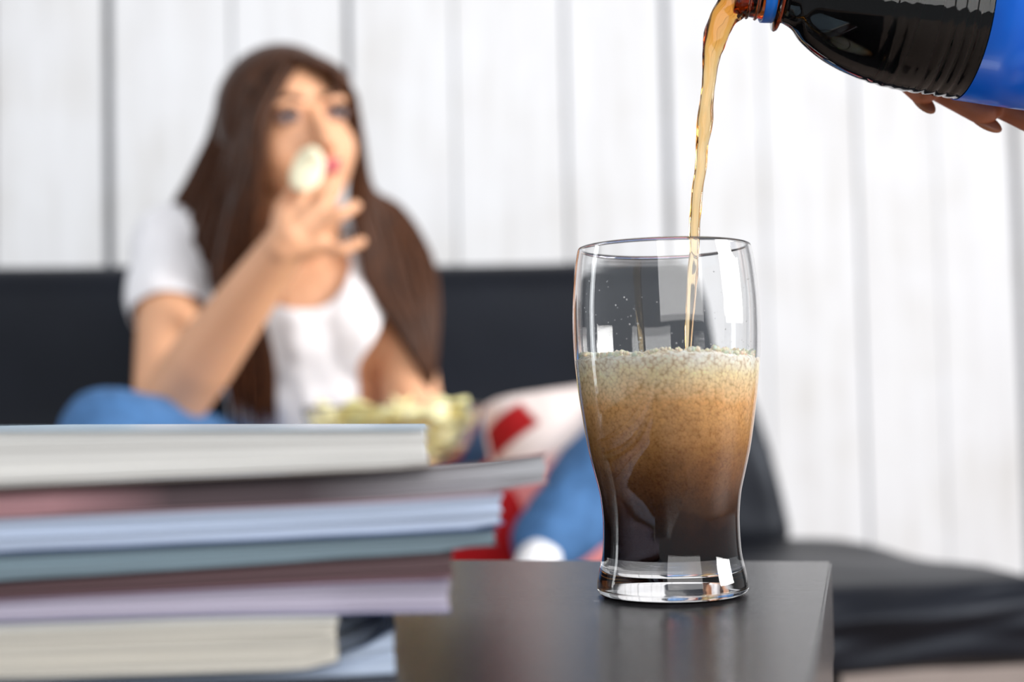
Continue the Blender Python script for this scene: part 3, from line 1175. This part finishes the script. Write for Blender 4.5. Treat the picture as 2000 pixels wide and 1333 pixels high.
# hair: a cap on the scalp and many locks
bm = bmesh.new()
hairline = lambda d: d
sph = bmesh.new()
bmesh.ops.create_uvsphere(sph, u_segments=48, v_segments=32, radius=1)
keep = []
for v_ in sph.verts:
    x, f, u = v_.co
    v_.co = H(x * .083, -.014 + f * .100, .026 + u * .089)
sph.verts.ensure_lookup_table()
for fce in list(sph.faces):
    c = sum((v_.co for v_ in fce.verts), Vector()) / len(fce.verts) - HO
    r_, f_, u_ = c.dot(hR), c.dot(hF), c.dot(hU)
    if f_ > .030 and u_ < .066 + 0.010 * math.cos(r_ * 40) - abs(r_) * .25 and f_ > .02 + abs(r_) * .35: sph.faces.remove(fce)
    elif f_ > 0.0 and u_ < -.01 and abs(r_) < .085 and f_ > .03: sph.faces.remove(fce)
tmp = bpy.data.meshes.new('tmp')
sph.to_mesh(tmp); sph.free()
bm.from_mesh(tmp)
bpy.data.meshes.remove(tmp)


def locks(A, B, n, r0, layers=1, thick=0.012, jit=0.006):
    A = spline([P(*a) for a in A], 30)
    B = spline([P(*b) for b in B], 30)
    for L in range(layers):
        for k in range(n):
            w = (k + random.uniform(0, 1)) / n
            ph = random.uniform(0, 10)
            pts, rad = [], []
            for i in range(0, 30, 1):
                t_ = i / 29
                p = A[i].lerp(B[i], w)
                p = p + Vector((jit * nz((ph, t_ * 3, 0), 1), L * thick + jit * nz((0, ph, t_ * 3), 1), jit * .5 * nz((t_ * 3, 0, ph), 1)))
                pts.append(p)
                rad.append(r0 * (0.75 + .5 * math.sin(math.pi * min(1, .15 + t_ * .8))) * (1 if t_ < .85 else max(.15, (1 - t_) / .15)))
            tube(bm, pts, rad, 7, .6)


locks([(548, 104, 1.80), (455, 168, 1.83), (412, 262, 1.87), (372, 345, 1.92), (338, 420, 1.97), (340, 520, 2.03)],
      [(565, 118, 1.70), (502, 200, 1.69), (482, 300, 1.70), (466, 400, 1.74), (440, 520, 1.79), (440, 640, 1.83)], 26, .0085, 2, .02)
locks([(556, 112, 1.72), (498, 215, 1.69), (485, 330, 1.69), (445, 440, 1.72), (425, 560, 1.75), (440, 700, 1.78), (450, 850, 1.80)],
      [(570, 124, 1.70), (512, 230, 1.675), (502, 350, 1.68), (498, 450, 1.70), (492, 560, 1.74), (530, 700, 1.78), (538, 850, 1.80)], 13, .0075, 2, .012)
locks([(578, 112, 1.72), (650, 140, 1.71), (686, 200, 1.745), (700, 300, 1.80), (690, 385, 1.83), (703, 470, 1.845), (716, 560, 1.84), (772, 640, 1.84), (826, 730, 1.85), (842, 800, 1.86)],
      [(590, 116, 1.86), (672, 176, 1.87), (698, 270, 1.89), (720, 372, 1.89), (785, 415, 1.90), (838, 500, 1.89), (852, 600, 1.87), (846, 720, 1.86), (832, 800, 1.86)], 24, .0085, 2, .014)
# swept-back hair over the brow, from the parting down both sides of the face
locks([(570, 110, 1.715), (610, 128, 1.705), (654, 140, 1.715), (684, 176, 1.74), (699, 225, 1.775)],
      [(575, 102, 1.76), (620, 112, 1.74), (668, 150, 1.745), (690, 200, 1.77), (698, 250, 1.80)], 8, .007, 1)
hair = obj('hair', bm, M['hair'], woman)

# ------------------------------------------------------------------ chip in her hand, bowl of chips in her lap


def chip_mesh(seed, a=0.026, b=0.019):
    bm = bmesh.new()
    rows = []
    for lay in (0, 1):
        ring0 = []
        for rr_ in (0, .35, .7, 1.0):
            ring = []
            for k in range(14):
                th_ = 2 * math.pi * k / 14
                q = 1 + .12 * nz((math.cos(th_), math.sin(th_), seed), 1.5)
                x, y = a * rr_ * q * math.cos(th_), b * rr_ * q * math.sin(th_)
                z = 7 * x * x - 10 * y * y + .003 * nz((x * 60, y * 60, seed * 3), 1) + (.0008 if lay else -.0008) * (1 if rr_ < .99 else .3)
                ring.append(bm.verts.new((x, y, z)))
                if rr_ == 0: break
            ring0.append(ring)
        rows.append(ring0)
    for lay in (0, 1):
        r = rows[lay]
        for k in range(14):
            bm.faces.new((r[0][0], r[1][k], r[1][(k + 1) % 14]))
            for j in (1, 2): bm.faces.new((r[j][k], r[j + 1][k], r[j + 1][(k + 1) % 14], r[j][(k + 1) % 14]))
    for k in range(14): bm.faces.new((rows[0][3][k], rows[0][3][(k + 1) % 14], rows[1][3][(k + 1) % 14], rows[1][3][k]))
    bmesh.ops.recalc_face_normals(bm, faces=bm.faces[:])
    me = bpy.data.meshes.new('potato_chip')
    bm.to_mesh(me); bm.free()
    me.polygons.foreach_set('use_smooth', [True] * len(me.polygons))
    return me


me = chip_mesh(3, .027, .019)
me.materials.append(M['chip_pale'])
hc = bpy.data.objects.new('potato_chip', me)
COL.objects.link(hc)
hc.location = hp(600, 334, .0)
hc.rotation_euler = (R(82), R(-72), R(6))
tag(hc, 'pale potato chip pinched between her fingers before her mouth', 'chip')

BO = P(768, 905, 1.655)
BZ = P(768, 794, 1.655).z
bowl = empty('glass_bowl', (BO.x, BO.y, BZ - .092))
bm = bmesh.new()
op = [(.042, 0), (.05, .002), (.068, .018), (.086, .042), (.098, .068), (.104, .092)]
op = dense(op, 20)
ip = [(r_ - .0028, max(z_, .004)) for r_, z_ in op][::-1]
lathe(bm, [(0, 0.0005)] + op + [(op[-1][0] - .0014, .0930)] + ip + [(0, .004)], 72, Matrix.Translation(bowl.location))
bmesh.ops.remove_doubles(bm, verts=bm.verts[:], dist=1e-6)
b_ = obj('glass_bowl', bm, M['bowl_glass'])
bpy.data.objects.remove(bowl)
b_.name = 'glass_bowl'
tag(b_, 'clear glass bowl full of potato chips in the woman\'s lap', 'bowl')
B0 = Vector((BO.x, BO.y, BZ - .092))
vars_ = [chip_mesh(10 + k, random.uniform(.028, .034), random.uniform(.021, .026)) for k in range(6)]
for k, me in enumerate(vars_): me.materials.append(M['chip'] if k else M['chip_pale'])
cnt = 0
for layer, (zl, rl, n) in enumerate(((.014, .022, 4), (.028, .042, 7), (.042, .054, 9), (.056, .063, 10), (.070, .070, 11), (.079, .073, 11), (.088, .060, 9))):
    for k in range(n):
        if layer < 6 and k % 3 == 0: continue
        a = 2 * math.pi * k / n + layer * 0.8
        rr_ = rl * (1 if k % 3 else .45)
        o = bpy.data.objects.new('potato_chip', vars_[(cnt * 5 + layer) % 6])
        COL.objects.link(o)
        o.location = B0 + Vector((rr_ * math.cos(a), rr_ * math.sin(a), zl + random.uniform(-.004, .004)))
        o.rotation_euler = (random.uniform(-.4, .4), random.uniform(-.4, .4), random.uniform(0, 6.28))
        tag(o, 'golden potato chip heaped in the clear glass bowl', 'chip', 'chips in the glass bowl')
        cnt += 1

# ------------------------------------------------------------------ cushion and throw on the seat
CC = P(1170, 962, 1.77)
cu = empty('cushion', (CC.x, CC.y, SEAT_Z), 0)
tag(cu, 'off-white scatter cushion with broad red bands leaning beside the woman', 'cushion')
CR = Matrix.Translation(CC + Vector((0, 0, .015))) @ Matrix.Rotation(R(8), 4, 'Z') @ Matrix.Rotation(R(-22), 4, 'X') @ Matrix.Rotation(R(-8), 4, 'Y')
bm = bmesh.new()
N = 28
g = [[[None] * (N + 1) for _ in range(N + 1)] for _ in (0, 1)]
S = .132
for lay in (0, 1):
    for i in range(N + 1):
        for j in range(N + 1):
            u, w = 2 * i / N - 1, 2 * j / N - 1
            pin = 1 - .07 * (1 - abs(w)) * abs(u) ** 2 - .07 * (1 - abs(u)) * abs(w) ** 2
            cr = 1 - .10 * (u * w) ** 4
            pu, pw = u * S * cr * (1 - .05 * (1 - w * w)), w * S * cr * (1 - .05 * (1 - u * u))
            th_ = .065 * ((1 - u ** 4) * (1 - w ** 4)) ** .55
            y = (-th_ if lay == 0 else th_) + .006 * nz((u * 2, w * 2, lay), 1.4)
            if lay == 1 and (i in (0, N) or j in (0, N)): g[1][i][j] = g[0][i][j]
            else: g[lay][i][j] = bm.verts.new(Vector((pu, y, pw)))
for lay in (0, 1):
    for i in range(N):
        for j in range(N):
            q = (g[lay][i][j], g[lay][i + 1][j], g[lay][i + 1][j + 1], g[lay][i][j + 1])
            bm.faces.new(q if lay == 0 else q[::-1])
bmesh.ops.recalc_face_normals(bm, faces=bm.faces[:])
me = bpy.data.meshes.new('cushion_cover')
bm.to_mesh(me); bm.free()
me.materials.append(cushion_material())
me.polygons.foreach_set('use_smooth', [True] * len(me.polygons))
o = bpy.data.objects.new('cushion_cover', me)
COL.objects.link(o)
o.parent = cu
lm = world_of(cu).inverted() @ CR
o.location, o.rotation_euler = lm.to_translation(), lm.to_euler()
# welt along the seam
bm = bmesh.new()
edge = []
for k in range(4 * 12):
    e, f_ = divmod(k, 12)
    q = -1 + 2 * f_ / 12
    u, w = ((q, -1), (1, q), (-q, 1), (-1, -q))[e]
    cr = 1 - .10 * (u * w) ** 4
    edge.append(CR @ Vector((u * S * cr * (1 - .05 * (1 - w * w)), 0, w * S * cr * (1 - .05 * (1 - u * u)))))
tube(bm, edge + [edge[0]], .003, 6)
obj('welt', bm, M['white_cloth'], cu)


def throw_def(p):
    q = p.copy()
    e = 1.0
    q.z += (.030 * nz((p.x, p.y, 0), 9, 4) + .018 * nz((p.x * 1.6 + p.y, p.y, 0), 20, 6) + .012) * (1 if p.z > SEAT_Z + .012 else .0)
    if p.z > SEAT_Z + .012: q.z += .085 * math.exp(-((p.x - HX.x) / .05) ** 2 - ((p.y - HX.y) / .07) ** 2)
    q.x += .03 * nz((p.y, 0, 0), 9, 2)
    q.y += .03 * nz((p.x, 0, 0), 9, 3)
    return q


TC = on_plane(1075, 1110, SEAT_Z)
HX = P(1010, 1050, TC.y - .06)
bm = bmesh.new()
rbox(bm, (TC.x - .19, TC.y - .16, SEAT_Z + .004), (TC.x + .15, TC.y + .13, SEAT_Z + .055), .014, (46, 34, 2), throw_def)
tag(obj('throw_blanket', bm, M['throw']), 'crumpled bright red throw blanket on the sofa seat under her foot', 'blanket')
